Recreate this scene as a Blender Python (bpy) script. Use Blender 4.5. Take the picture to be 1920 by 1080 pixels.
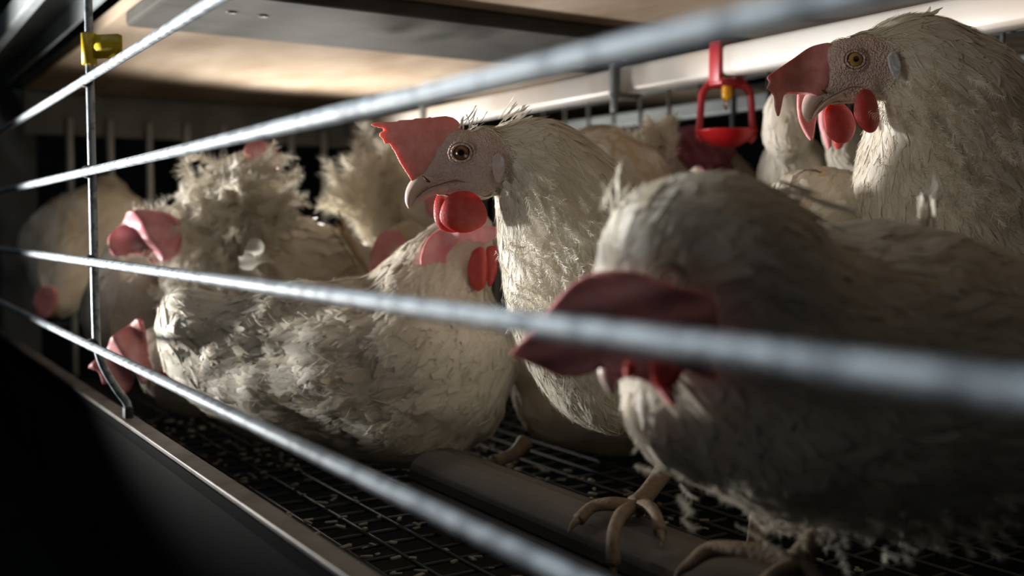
import bpy, bmesh, math, random
import numpy as np
from mathutils.bvhtree import BVHTree
from mathutils import Vector, Matrix, noise
R = math.radians
for _o in list(bpy.data.objects): bpy.data.objects.remove(_o)
SC = bpy.context.scene
COL = SC.collection

# ------------------------------------------------------------------ camera
# world: front grille of the cage lies in the plane y = 0, its wires run along x,
# the camera stands in the aisle (y < 0); z = 0 is the wire floor of the cage.
FPX = 1950.0
CAMP = np.array([0.0, -0.141, 0.200])
YAW, PITCH = R(32.66), R(3.345)
h = np.array([-math.cos(YAW), math.sin(YAW), 0.0])
CF = h*math.cos(PITCH) + np.array([0, 0, -math.sin(PITCH)])
CR = np.array([math.sin(YAW), math.cos(YAW), 0.0])
CU = np.cross(CR, CF)
def W(px, py, D):
    return CAMP + D*(CF + CR*((px-960)/FPX) + CU*((540-py)/FPX))
cam = bpy.data.cameras.new('camera')
cam.sensor_width = 36.0
cam.lens = FPX/1920*36
cam.clip_start = 0.01
cam.dof.use_dof = True
cam.dof.focus_distance = 0.615
cam.dof.aperture_fstop = 5.3
co = bpy.data.objects.new('camera', cam)
M = Matrix.Identity(4)
for i in range(3):
    M[i][0] = CR[i]; M[i][1] = CU[i]; M[i][2] = -CF[i]; M[i][3] = CAMP[i]
co.matrix_world = M
COL.objects.link(co)
SC.camera = co

# ------------------------------------------------------------------ world, lights, exposure
SC.view_settings.view_transform = 'Standard'
SC.view_settings.look = 'None'
SC.view_settings.exposure = 0.0
SC.view_settings.gamma = 1.0
SC.view_settings.use_curve_mapping = False
wd = bpy.data.worlds.new('barn_air'); SC.world = wd; wd.use_nodes = True
wd.node_tree.nodes['Background'].inputs[0].default_value = (0.75, 0.9, 1.0, 1)
wd.node_tree.nodes['Background'].inputs[1].default_value = 0.012

def lamp(name, kind, loc, target, energy, color, **kw):
    l = bpy.data.lights.new(name, kind); l.energy = energy; l.color = color
    for k, v in kw.items(): setattr(l, k, v)
    o = bpy.data.objects.new(name, l); o.location = Vector(loc)
    o.rotation_euler = (Vector(target)-Vector(loc)).to_track_quat('-Z', 'Y').to_euler()
    COL.objects.link(o); return o
# unseen backlight added inside the cage behind the left hens
lamp('cage_backlight', 'SPOT', (-1.25, 0.36, 0.14), (-0.84, 0.38, 0.58), 11.0, (1.0, 0.96, 0.90),
     shadow_soft_size=0.02, spot_size=R(136), spot_blend=0.6)
lamp('left_key_spot', 'SPOT', (-1.22, -0.42, 0.12), (-0.50, 0.20, 0.45), 98.0, (1.0, 0.97, 0.93),
     shadow_soft_size=0.03, spot_size=R(58), spot_blend=0.9)  # unseen key spot added in the aisle, low at the left
# unseen weak area light, added high above the aisle for ambience
lamp('overhead_soft_light', 'AREA', (-0.75, -0.36, 1.10), (-0.75, -0.02, 0.2), 1.1, (0.78, 0.89, 1.0), shape='RECTANGLE', size=1.9, size_y=0.12)

lamp('aisle_fill', 'SPOT', (-0.50, -0.55, 0.30), (-0.36, 0.30, 0.54), 7.0, (1.0, 0.96, 0.90), shadow_soft_size=0.12, spot_size=R(66), spot_blend=1.0)  # added unseen fill for the upper hens, fading downward
lamp('wire_fill_spot', 'SPOT', (-1.20, -0.50, 0.90), (-0.24, 0.0, 0.38), 60.0, (0.92, 0.97, 1.0), shadow_soft_size=0.05, spot_size=R(29), spot_blend=1.0)  # added unseen spot on the right wires and the nearest hen

# ------------------------------------------------------------------ materials
def mat(name, base, rough=.6, metal=0, sss=0, rad=(1, .3, .15), sscale=.004, transl=0, tcol=None,
        var=0, vscale=60, col2=None, bump=0, bscale=200, bdist=.001, sheen=0, spec=.5, coat=0, vdetail=5, vmap=None, attr=None, tr_rough=None):
    m = bpy.data.materials.new(name); m.use_nodes = True
    nt = m.node_tree; b = nt.nodes['Principled BSDF']; out = nt.nodes['Material Output']
    N, Lk = nt.nodes.new, nt.links.new
    b.inputs['Base Color'].default_value = (*base, 1)
    b.inputs['Roughness'].default_value = rough; b.inputs['Metallic'].default_value = metal
    b.inputs['Specular IOR Level'].default_value = spec
    if coat: b.inputs['Coat Weight'].default_value = coat; b.inputs['Coat Roughness'].default_value = .25
    if sheen: b.inputs['Sheen Weight'].default_value = sheen
    if sss:
        b.inputs['Subsurface Weight'].default_value = sss
        b.inputs['Subsurface Radius'].default_value = rad
        b.inputs['Subsurface Scale'].default_value = sscale
    tc = N('ShaderNodeTexCoord'); co_out = tc.outputs['Object']
    if vmap:
        mp = N('ShaderNodeMapping'); mp.inputs['Scale'].default_value = vmap
        Lk(co_out, mp.inputs['Vector']); co_out = mp.outputs[0]
    csock = None
    if var or attr:
        mx = N('ShaderNodeMix'); mx.data_type = 'RGBA'
        mx.inputs['A'].default_value = (*base, 1); mx.inputs['B'].default_value = (*(col2 or [c*.5 for c in base]), 1)
        if attr:
            at = N('ShaderNodeAttribute'); at.attribute_name = attr
            Lk(at.outputs['Fac'], mx.inputs['Factor'])
        else:
            nz = N('ShaderNodeTexNoise'); nz.inputs['Scale'].default_value = vscale; nz.inputs['Detail'].default_value = vdetail
            rp = N('ShaderNodeValToRGB'); rp.color_ramp.elements[0].position = .5-.5*(1-var)*.5; rp.color_ramp.elements[1].position = .5+.35*(1.2-var)
            Lk(co_out, nz.inputs['Vector']); Lk(nz.outputs['Fac'], rp.inputs[0]); Lk(rp.outputs[0], mx.inputs['Factor'])
        Lk(mx.outputs['Result'], b.inputs['Base Color']); csock = mx.outputs['Result']
    if bump:
        nb = N('ShaderNodeTexNoise'); nb.inputs['Scale'].default_value = bscale; nb.inputs['Detail'].default_value = 4
        bp = N('ShaderNodeBump'); bp.inputs['Strength'].default_value = bump; bp.inputs['Distance'].default_value = bdist
        Lk(co_out, nb.inputs['Vector']); Lk(nb.outputs['Fac'], bp.inputs['Height']); Lk(bp.outputs[0], b.inputs['Normal'])
    if transl:
        t = N('ShaderNodeBsdfTranslucent'); t.inputs[0].default_value = (*(tcol or base), 1)
        if csock and not tcol: Lk(csock, t.inputs[0])
        ms = N('ShaderNodeMixShader'); ms.inputs[0].default_value = transl
        Lk(b.outputs[0], ms.inputs[1]); Lk(t.outputs[0], ms.inputs[2]); Lk(ms.outputs[0], out.inputs[0])
    return m
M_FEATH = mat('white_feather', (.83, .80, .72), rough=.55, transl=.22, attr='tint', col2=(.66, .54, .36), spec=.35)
M_FEATHW = mat('clean_white_feather', (.86, .82, .73), rough=.5, transl=.22, attr='tint', col2=(.70, .62, .46), spec=.4)
M_SKINB = mat('feathered_skin', (.70, .62, .50), rough=.8, var=.5, vscale=45, col2=(.56, .47, .34), bump=.6, bscale=350, bdist=.002)
M_DOWNX = mat('beige_down', (.66, .58, .46), rough=.85, var=.6, vscale=40, col2=(.50, .40, .28), bump=.6, bscale=300, bdist=.002)  # beige-brown down; on the dim far left hen it also stands in for shade
M_COMB = mat('comb_flesh', (.66, .27, .25), rough=.45, sss=.6, rad=(1, .16, .10), sscale=.005, var=.6, vscale=160, col2=(.74, .38, .36), bump=.35, bscale=900, bdist=.0006, spec=.4)
M_COMBD = mat('dull_comb_flesh', (.68, .28, .27), rough=.5, sss=.3, rad=(1, .15, .1), sscale=.003, var=.7, vscale=120, col2=(.58, .25, .27), bump=.4, bscale=800, bdist=.0006, spec=.35)
M_COMBM = mat('folded_comb_flesh', (.50, .19, .19), rough=.45, sss=.45, rad=(1, .16, .10), sscale=.004, var=.6, vscale=160, col2=(.60, .30, .30), bump=.35, bscale=900, bdist=.0006, spec=.4)
M_COMBP = mat('pink_comb_flesh', (.72, .27, .30), rough=.45, sss=.4, rad=(1, .2, .15), sscale=.003, var=.6, vscale=90, col2=(.78, .42, .44), spec=.4)
M_WATTLE = mat('wattle_flesh', (.50, .05, .045), rough=.38, sss=.65, rad=(1, .07, .05), sscale=.005, var=.5, vscale=220, col2=(.56, .10, .09), bump=.5, bscale=1100, bdist=.0006, spec=.5)
M_BEAK = mat('beak_horn', (.62, .47, .41), rough=.35, sss=.3, rad=(1, .6, .4), sscale=.002, var=.5, vscale=90, col2=(.74, .62, .55), spec=.5)
M_BEAKIN = mat('nostril_dark', (.12, .04, .03), rough=.8)
M_MOUTH = mat('mouth_crease', (.20, .11, .09), rough=.7)
M_EAR = mat('ear_lobe_skin', (.55, .44, .42), rough=.5, var=.8, vscale=160, col2=(.62, .58, .66), bump=.8, bscale=600, bdist=.001)
M_LEG = mat('leg_scales', (.19, .14, .095), rough=.7, var=.7, vscale=160, col2=(.13, .09, .06), bump=.8, bscale=420, bdist=.001)
M_CLAW = mat('claw_horn', (.16, .12, .08), rough=.4)
M_GALV = mat('galvanised_wire', (.36, .41, .45), rough=.55, metal=.3, var=.95, vscale=130, col2=(.18, .21, .24), bump=.5, bscale=900, bdist=.0004)
M_GALVD = mat('weathered_galvanised_wire', (.30, .32, .33), rough=.5, metal=.5, var=.7, vscale=120, col2=(.17, .18, .18))
M_WELD = mat('dark_weld', (.012, .012, .013), rough=.6)
M_YEL = mat('yellow_plastic', (.72, .52, .02), rough=.4, transl=.15)
M_PIPE = mat('white_pipe_plastic', (.62, .61, .59), rough=.4, var=.5, vscale=14, col2=(.55, .47, .40), spec=.5)
M_RED = mat('red_plastic', (.55, .015, .02), rough=.35, transl=.2, spec=.5)
M_REDD = mat('red_clip_plastic', (.40, .02, .03), rough=.4, spec=.5)
M_AMBER = mat('amber_nipple_plastic', (.85, .42, .02), rough=.35)
M_STEEL = mat('bright_steel', (.7, .7, .7), rough=.25, metal=1)
M_CEIL = mat('stained_belt_underside', (.36, .29, .22), rough=.9, spec=.15, var=.3, vscale=7, col2=(.17, .11, .065), bump=.3, bscale=20, bdist=.003, vdetail=7, vmap=(1, 2.2, 1))
M_BEAM = mat('dark_steel_beam', (.055, .053, .047), rough=.8, metal=0, spec=.15, var=.6, vscale=30, col2=(.035, .032, .028))
M_RAIL = mat('grey_steel_rail', (.24, .27, .28), rough=.6, metal=.2, var=.5, vscale=25, col2=(.16, .175, .18))
M_PWIRE = mat('pale_partition_wire', (.50, .53, .54), rough=.6, metal=.2)
M_POST = mat('dusty_grey_post', (.16, .17, .165), rough=.7, var=.6, vscale=18, col2=(.09, .09, .085))
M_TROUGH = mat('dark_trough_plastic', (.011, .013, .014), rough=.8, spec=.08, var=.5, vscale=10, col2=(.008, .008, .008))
M_LIP = mat('worn_steel_lip', (.17, .155, .14), rough=.5, metal=.2, var=.9, vscale=34, col2=(.10, .08, .07))
M_PERCH = mat('plastic_perch', (.10, .09, .08), rough=.55, var=.5, vscale=20, col2=(.065, .055, .048))
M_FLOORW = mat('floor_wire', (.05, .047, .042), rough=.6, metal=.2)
M_LITTER = mat('pale_litter', (.30, .27, .22), rough=.9)
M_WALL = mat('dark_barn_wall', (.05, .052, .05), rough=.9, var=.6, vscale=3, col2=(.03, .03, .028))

def eye_mat(name, iris, iris2):
    m = bpy.data.materials.new(name); m.use_nodes = True
    nt = m.node_tree; b = nt.nodes['Principled BSDF']; N, Lk = nt.nodes.new, nt.links.new
    tc = N('ShaderNodeTexCoord')
    sp = N('ShaderNodeSeparateXYZ'); Lk(tc.outputs['Object'], sp.inputs[0])
    cx = N('ShaderNodeCombineXYZ'); Lk(sp.outputs[0], cx.inputs[0]); Lk(sp.outputs[1], cx.inputs[1])
    ln = N('ShaderNodeVectorMath'); ln.operation = 'LENGTH'; Lk(cx.outputs[0], ln.inputs[0])
    nz = N('ShaderNodeTexNoise'); nz.inputs['Scale'].default_value = 9; Lk(tc.outputs['Object'], nz.inputs['Vector'])
    ad = N('ShaderNodeMath'); ad.operation = 'MULTIPLY_ADD'; Lk(nz.outputs['Fac'], ad.inputs[0]); ad.inputs[1].default_value = .06; Lk(ln.outputs['Value'], ad.inputs[2])
    rp = N('ShaderNodeValToRGB'); r = rp.color_ramp
    r.elements[0].position = 0; r.elements[0].color = (.003, .003, .003, 1)
    r.elements[1].position = .34; r.elements[1].color = (.003, .003, .003, 1)
    for p, c in ((.38, iris2), (.60, iris), (.80, iris2), (.86, (.006, .005, .005)), (1.0, (.006, .005, .005))):
        e = r.elements.new(p); e.color = (*c, 1)
    Lk(ad.outputs[0], rp.inputs[0]); Lk(rp.outputs[0], b.inputs['Base Color'])
    b.inputs['Roughness'].default_value = .08; b.inputs['Coat Weight'].default_value = 1; b.inputs['Coat Roughness'].default_value = .02
    return m
M_EYE = eye_mat('amber_brown_eye', (.20, .10, .035), (.09, .05, .02))
M_EYE2 = eye_mat('golden_eye', (.42, .27, .07), (.28, .17, .05))

def face_mat():
    """hen skin where bare, cream down elsewhere, mixed by the 'bare' attribute"""
    m = bpy.data.materials.new('bare_face_and_down'); m.use_nodes = True
    nt = m.node_tree; b = nt.nodes['Principled BSDF']; N, Lk = nt.nodes.new, nt.links.new
    tc = N('ShaderNodeTexCoord'); at = N('ShaderNodeAttribute'); at.attribute_name = 'bare'
    n1 = N('ShaderNodeTexNoise'); n1.inputs['Scale'].default_value = 120; n1.inputs['Detail'].default_value = 6; Lk(tc.outputs['Object'], n1.inputs['Vector'])
    mx1 = N('ShaderNodeMix'); mx1.data_type = 'RGBA'; mx1.inputs['A'].default_value = (.55, .41, .37, 1); mx1.inputs['B'].default_value = (.76, .62, .56, 1); Lk(n1.outputs['Fac'], mx1.inputs['Factor'])
    mx = N('ShaderNodeMix'); mx.data_type = 'RGBA'; mx.inputs['A'].default_value = (.74, .68, .57, 1)
    Lk(at.outputs['Fac'], mx.inputs['Factor']); Lk(mx1.outputs['Result'], mx.inputs['B']); Lk(mx.outputs['Result'], b.inputs['Base Color'])
    v = N('ShaderNodeTexVoronoi'); v.inputs['Scale'].default_value = 900; Lk(tc.outputs['Object'], v.inputs['Vector'])
    n2 = N('ShaderNodeTexNoise'); n2.inputs['Scale'].default_value = 380; n2.inputs['Detail'].default_value = 5; Lk(tc.outputs['Object'], n2.inputs['Vector'])
    ad = N('ShaderNodeMath'); ad.operation = 'ADD'; Lk(v.outputs['Distance'], ad.inputs[0]); Lk(n2.outputs['Fac'], ad.inputs[1])
    bp = N('ShaderNodeBump'); bp.inputs['Strength'].default_value = .9; bp.inputs['Distance'].default_value = .0014
    Lk(ad.outputs[0], bp.inputs['Height']); Lk(bp.outputs[0], b.inputs['Normal'])
    b.inputs['Roughness'].default_value = .55
    b.inputs['Subsurface Weight'].default_value = .25; b.inputs['Subsurface Radius'].default_value = (1, .4, .3); b.inputs['Subsurface Scale'].default_value = .003
    return m
M_FACE = face_mat()

# ------------------------------------------------------------------ object helpers
def tag(o, label, cat, group=None, kind=None):
    if label: o['label'] = label
    if cat: o['category'] = cat
    if group: o['group'] = group
    if kind: o['kind'] = kind
    return o
def thing(name, loc, label, cat, group=None):
    o = bpy.data.objects.new(name, None); o.empty_display_size = .02; o.location = Vector(loc)
    COL.objects.link(o); return tag(o, label, cat, group)
def link(name, me, m, parent=None, smooth=True):
    o = bpy.data.objects.new(name, me); COL.objects.link(o)
    if m:
        me.materials.clear(); me.materials.append(m)
    if smooth: me.polygons.foreach_set('use_smooth', [True]*len(me.polygons))
    if parent:
        o.parent = parent
        p = parent; off = Vector((0, 0, 0))
        while p: off += p.location; p = p.parent
        me.transform(Matrix.Translation(-off))
    return o
def bm_mesh(bm, name='m'):
    me = bpy.data.meshes.new(name); bmesh.ops.recalc_face_normals(bm, faces=bm.faces); bm.to_mesh(me); bm.free(); return me
def np_mesh(V, Fq, name='m'):
    me = bpy.data.meshes.new(name)
    V = np.asarray(V, dtype=np.float32); Fq = np.asarray(Fq, dtype=np.int32)
    me.vertices.add(len(V)); me.vertices.foreach_set('co', V.ravel())
    k = Fq.shape[1]
    me.loops.add(len(Fq)*k); me.loops.foreach_set('vertex_index', Fq.ravel())
    me.polygons.add(len(Fq)); me.polygons.foreach_set('loop_start', np.arange(0, len(Fq)*k, k, dtype=np.int32))
    me.polygons.foreach_set('loop_total', np.full(len(Fq), k, dtype=np.int32))
    me.update(calc_edges=True); return me
def box(bm, c, s, rot=None, bev=0):
    mtx = Matrix.Translation(Vector(c)) @ (rot.to_4x4() if rot else Matrix.Identity(4)) @ Matrix.Diagonal((*s, 1))
    r = bmesh.ops.create_cube(bm, size=1, matrix=mtx)
    if bev:
        es = list({e for v in r['verts'] for e in v.link_edges})
        bmesh.ops.bevel(bm, geom=es, offset=bev, segments=2, affect='EDGES', profile=.5)
def catmull(pts, n=8):
    P = np.array(pts, dtype=float)
    if len(P) < 3:
        return np.array([P[0]+(P[-1]-P[0])*t for t in np.linspace(0, 1, n+1)])
    Q = np.vstack([2*P[0]-P[1], P, 2*P[-1]-P[-2]]); out = []
    for i in range(1, len(Q)-2):
        for k in range(n):
            t = k/n; a, b, c, d = Q[i-1], Q[i], Q[i+1], Q[i+2]
            out.append(.5*((2*b)+(-a+c)*t+(2*a-5*b+4*c-d)*t*t+(-a+3*b-3*c+d)*t**3))
    out.append(P[-1]); return np.array(out)
def tube(bm, pts, radii, seg=12, n=6, ell=None):
    """smooth tube through pts; radii one number or one per point"""
    if np.isscalar(radii): radii = [radii]*len(pts)
    A = catmull([list(p)+[r] for p, r in zip(pts, radii)], n)
    rings = []; up = None
    for i in range(len(A)):
        t = A[min(i+1, len(A)-1), :3]-A[max(i-1, 0), :3]; t /= np.linalg.norm(t)+1e-12
        if up is None:
            up = np.array([0, 0, 1.]) if abs(t[2]) < .9 else np.array([1., 0, 0])
        up = up-t*np.dot(up, t); up /= np.linalg.norm(up); s = np.cross(t, up)
        r = max(A[i, 3], 1e-5)
        rings.append([bm.verts.new(A[i, :3]+r*(math.cos(a)*s*(ell or 1)+math.sin(a)*up)) for a in np.linspace(0, 2*math.pi, seg, endpoint=False)])
    for a, b in zip(rings, rings[1:]):
        for j in range(seg): bm.faces.new((a[j], a[(j+1) % seg], b[(j+1) % seg], b[j]))
    bm.faces.new(rings[0][::-1]); bm.faces.new(rings[-1])
def make(name, fn, m, parent=None, smooth=True):
    bm = bmesh.new(); fn(bm); return link(name, bm_mesh(bm, name), m, parent, smooth)
def structure(o): o['kind'] = 'structure'; return o
def remesh(bm_or_me, voxel, smooth=6, disp=None):
    me = bm_or_me if isinstance(bm_or_me, bpy.types.Mesh) else bm_mesh(bm_or_me)
    o = bpy.data.objects.new('tmp', me); COL.objects.link(o)
    md = o.modifiers.new('r', 'REMESH'); md.mode = 'VOXEL'; md.voxel_size = voxel; md.use_smooth_shade = True
    if smooth:
        s = o.modifiers.new('s', 'SMOOTH'); s.iterations = smooth; s.factor = .5
    for k, (sz, st) in enumerate(disp or []):
        tx = bpy.data.textures.new('n', 'CLOUDS'); tx.noise_scale = sz; tx.noise_depth = 2
        d = o.modifiers.new('d', 'DISPLACE'); d.texture = tx; d.strength = st; d.mid_level = .5; d.texture_coords = 'GLOBAL'
    dg = bpy.context.evaluated_depsgraph_get(); dg.update()
    ev = o.evaluated_get(dg); out = bpy.data.meshes.new_from_object(ev)
    bpy.data.objects.remove(o); return out
_ico = {}
def ico(sub=2):
    if sub not in _ico:
        b = bmesh.new(); bmesh.ops.create_icosphere(b, subdivisions=sub, radius=1)
        b.verts.ensure_lookup_table(); _ico[sub] = (np.array([v.co[:] for v in b.verts]), np.array([[v.index for v in f.verts] for f in b.faces])); b.free()
    return _ico[sub]
def balls(centers, radii, lat=None, flat=1.0, sub=2):
    """triangle soup of spheres flattened along lat"""
    iv, iF = ico(sub); V = []; Fs = []; k = 0
    for c, r in zip(centers, radii):
        p = iv*r
        if flat != 1.0: p = p - np.outer(p @ lat, lat)*(1-flat)
        V.append(p+c); Fs.append(iF+k); k += len(iv)
    return np.vstack(V), np.vstack(Fs)

# ------------------------------------------------------------------ plumage
def feathers(rs, P, Nn, Fl, L, Wd, lift=.12, cup=.25, rows=5, cols=3, bend=0.0, tip='round', twist=.25, tint=.3, curl=0):
    """one strip mesh per feather; all arrays per feather. returns verts, quads, tint per vertex"""
    n = len(P)
    Fl = Fl - Nn*np.sum(Fl*Nn, 1)[:, None]; Fl /= np.linalg.norm(Fl, axis=1)[:, None]+1e-9
    S = np.cross(Fl, Nn)
    tw = rs.normal(0, twist, n)[:, None]
    S2 = S*np.cos(tw)+Nn*np.sin(tw); N2 = -S*np.sin(tw)+Nn*np.cos(tw)
    t = np.linspace(0, 1, rows)
    prof = {'round': np.clip(np.sin(np.pi*np.clip(t*.80+.12, 0, 1))**.6, .05, 1), 'point': np.clip((1-t)**.7*(.4+t*1.2), .02, 1),
            'hair': np.clip(1-t, .1, 1), 'fray': np.clip(.35+.9*t-.9*t**4, .1, 1)}[tip]
    V = np.zeros((n, rows, cols, 3)); u = np.linspace(-1, 1, cols)
    sb = rs.normal(0, bend+1e-6, n)
    li = np.abs(rs.normal(lift, lift*.4, n)); cu = rs.normal(0, curl+1e-6, n)
    for i in range(rows):
        c = P + Fl*(L*t[i])[:, None] + Nn*(L*(li*t[i]**1.3 + cu*t[i]**2 - .03))[:, None] + S*(L*sb*t[i]**2)[:, None]
        for j in range(cols):
            V[:, i, j] = c + S2*(Wd*prof[i]*u[j])[:, None] - N2*(Wd*cup*abs(u[j])**1.5)[:, None]
    if tip in ('round', 'fray'):
        jag = rs.normal(0, .10, (n, cols))
        V[:, -1] += Fl[:, None, :]*(jag*L[:, None])[..., None]
    idx = np.arange(n*rows*cols).reshape(n, rows, cols)
    q = np.stack([idx[:, :-1, :-1], idx[:, :-1, 1:], idx[:, 1:, 1:], idx[:, 1:, :-1]], -1).reshape(-1, 4)
    ti = np.clip(np.abs(rs.normal(0, tint, n)), 0, 1)
    ti = np.repeat(ti, rows*cols)
    return V.reshape(-1, 3), q, ti
def lay(bvh, rs, P, Nn, Fl, L, Wd, lift=.04, cup=.2, rows=5, cols=3, bend=.1, tip='round', tint=.3, twist=.1, off=.0006):
    """feathers that hug the body surface (bvh) and rise only a little towards their tips"""
    n = len(P); t = np.linspace(0, 1, rows)
    prof = {'round': np.clip(np.sin(np.pi*np.clip(t*.78+.14, 0, 1))**.6, .05, 1), 'hair': np.clip(1-t, .1, 1)}[tip]
    V = np.zeros((n, rows, cols, 3)); u = np.linspace(-1, 1, cols)
    tw = rs.normal(0, twist, n); sb = rs.normal(0, bend, n); li = np.abs(rs.normal(lift, lift*.5, n)); jag = rs.normal(0, .06, (n, cols))
    fn = bvh.find_nearest
    for i in range(n):
        p = P[i].copy(); nn = Nn[i]; d = Fl[i]; st = L[i]/(rows-1)
        for k in range(rows):
            d = d-nn*(d @ nn); d = d/(math.sqrt(d @ d)+1e-9)
            sx, sy, sz = d[1]*nn[2]-d[2]*nn[1], d[2]*nn[0]-d[0]*nn[2], d[0]*nn[1]-d[1]*nn[0]
            sd = np.array((sx, sy, sz))
            hgt = off+L[i]*li[i]*t[k]**1.5
            c = p+nn*hgt
            for j in range(cols):
                w = Wd[i]*prof[k]*u[j]
                V[i, k, j] = c+sd*w+nn*(w*tw[i]-Wd[i]*cup*abs(u[j])*.6)+(d*(jag[i, j]*L[i]) if (k == rows-1 and tip == 'round') else 0)
            if k < rows-1:
                d = d+sd*sb[i]*.5
                q = p+d*st; r_ = fn(q)
                if r_[0] is not None: p = np.array(r_[0]); nn = nn*.35+np.array(r_[1])*.65; nn = nn/math.sqrt(nn @ nn)
                else: p = q
    idx = np.arange(n*rows*cols).reshape(n, rows, cols)
    q = np.stack([idx[:, :-1, :-1], idx[:, :-1, 1:], idx[:, 1:, 1:], idx[:, 1:, :-1]], -1).reshape(-1, 4)
    ti = np.repeat(np.clip(np.abs(rs.normal(0, tint, n)), 0, 1), rows*cols)
    return V.reshape(-1, 3), q, ti
def sample(me, rs, n, mask=None):
    nv = len(me.vertices); V = np.zeros(nv*3, dtype=np.float32); me.vertices.foreach_get('co', V); V = V.reshape(-1, 3)
    me.calc_loop_triangles(); T = np.zeros(len(me.loop_triangles)*3, dtype=np.int32); me.loop_triangles.foreach_get('vertices', T); T = T.reshape(-1, 3)
    a, b, c = V[T[:, 0]], V[T[:, 1]], V[T[:, 2]]
    cr = np.cross(b-a, c-a); ar = np.linalg.norm(cr, axis=1)+1e-12
    k = rs.choice(len(T), n, p=ar/ar.sum()); r1 = np.sqrt(rs.rand(n))[:, None]; r2 = rs.rand(n)[:, None]
    P = (1-r1)*a[k]+r1*(1-r2)*b[k]+r1*r2*c[k]
    VN = np.zeros(nv*3, dtype=np.float32); me.vertices.foreach_get('normal', VN); VN = VN.reshape(-1, 3)
    N_ = (VN[T[k, 0]]+VN[T[k, 1]]+VN[T[k, 2]]); N_ /= np.linalg.norm(N_, axis=1)[:, None]+1e-9
    P = P.astype(float); N_ = N_.astype(float)
    if mask is not None:
        keep = mask(P, N_); P, N_ = P[keep], N_[keep]
    return P, N_
def merge(parts):
    V, Q, T, k = [], [], [], 0
    for v, q, t in parts:
        V.append(v); Q.append(q+k); T.append(t); k += len(v)
    return np.vstack(V), np.vstack(Q), np.concatenate(T)
def feather_obj(name, parts, m, parent):
    v, q, t = merge(parts); me = np_mesh(v, q, name)
    a = me.attributes.new('tint', 'FLOAT', 'POINT'); a.data.foreach_set('value', t.astype(np.float32))
    return link(name, me, m, parent)

def flow_field(chains):
    C, T, Rr = [], [], []
    for ch in chains:
        for i in range(len(ch)):
            t = ch[min(i+1, len(ch)-1)][:3]-ch[max(i-1, 0)][:3]
            C.append(ch[i][:3]); T.append(t/(np.linalg.norm(t)+1e-9)); Rr.append(ch[i][3])
    C, T, Rr = np.array(C), np.array(T), np.array(Rr)
    def f(P):
        d = np.linalg.norm(P[:, None]-C[None], axis=2)/Rr[None]
        w = 1/(d**5+1e-3); return (w[..., None]*T[None]).sum(1)/w.sum(1)[:, None]
    return f

# ------------------------------------------------------------------ fleshy blades: combs and wattles
def fmesh(outline, O, e1, e2, e3, thick, voxel, deform=None, smooth=3, taper=None, dens=6, round_=True):
    """outline in local units (metres along e1,e2); a plate of real thickness, remeshed, then bent by deform(p)->p"""
    Q = np.array(outline, float)
    if round_: Q = catmull(np.vstack([Q, Q[:1]]), 4)[:-1]
    bm = bmesh.new()
    top = [bm.verts.new((q[0], q[1], thick/2)) for q in Q]; bot = [bm.verts.new((q[0], q[1], -thick/2)) for q in Q]
    n = len(Q)
    f1 = bm.faces.new(top); f2 = bm.faces.new(bot[::-1])
    for i in range(n): bm.faces.new((top[i], bot[i], bot[(i+1) % n], top[(i+1) % n]))
    bmesh.ops.triangulate(bm, faces=[f1, f2], ngon_method='EAR_CLIP')
    me = remesh(bm, voxel, smooth)
    V = np.zeros(len(me.vertices)*3, dtype=np.float32); me.vertices.foreach_get('co', V); V = V.reshape(-1, 3).astype(float)
    if taper: V[:, 2] *= taper(V[:, 0], V[:, 1])
    if deform is not None: V = deform(V)
    G = O + V[:, :1]*e1 + V[:, 1:2]*e2 + V[:, 2:3]*e3
    me.vertices.foreach_set('co', G.astype(np.float32).ravel()); me.update()
    return me
def blade_px(outl, D, thick, voxel=None, bulge=None, dD=None, sm=3):
    """outline given where it is seen, at distance D: a fleshy blade facing roughly across the view"""
    Q = np.array(outl, float); c = Q.mean(0); s = D/FPX
    loc = [((x-c[0])*s, -(y-c[1])*s) for x, y in Q]
    O = W(c[0], c[1], D)
    def de(V):
        V = V.copy()
        if bulge: V[:, 2] += bulge(V[:, 0]/s, V[:, 1]/s)*s
        if dD: V[:, 2] += (V[:, 0]*dD[0]+V[:, 1]*dD[1])
        return V
    return fmesh(loc, O, CR, CU, -CF, thick, voxel or max(.0008, thick*.28), de, sm)

# ------------------------------------------------------------------ hens
def vnoise(p, s): return noise.noise(Vector(p)*s)
def head_frame(eye_world, fwd, up, s):
    """local head axes: f forward, u up, l to the hen's side that shows; unit = one 'head pixel' of size s"""
    F = np.array(fwd, float); F /= np.linalg.norm(F); U = np.array(up, float); U -= F*np.dot(F, U); U /= np.linalg.norm(U)
    Lx = np.cross(F, U)
    if np.dot(Lx, -CF) < 0: Lx = -Lx
    O = np.array(eye_world) - Lx*s*36
    def H(f, u, l=0): return O + s*(f*F+u*U+l*Lx)
    return H, F, U, Lx, s
def head_blobs(H, s, lat):
    spec = [((-8, -2), 50), ((-28, -10), 50), ((-45, -5), 55), ((10, -18), 42), ((28, -24), 35), ((44, -34), 28), ((60, -42), 21), ((70, -48), 17), ((56, -52), 18),
            ((-30, -38), 42), ((-5, -50), 27), ((18, -56), 19), ((38, -60), 14), ((8, 12), 38), ((30, 0), 28), ((48, -20), 20), ((66, -38), 14), ((-40, 12), 43), ((75, -36), 9)]
    c = [H(*a) for a, _ in spec]; r = [b*s for _, b in spec]
    V1, F1 = balls(c, r, lat, .80, 3)
    V2, F2 = balls([H(-2, 6, 16), H(-2, 6, -16)], [21*s]*2, lat, .9, 3)
    return np.vstack([V1, V2]), np.vstack([F1, F2+len(V1)])
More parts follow.
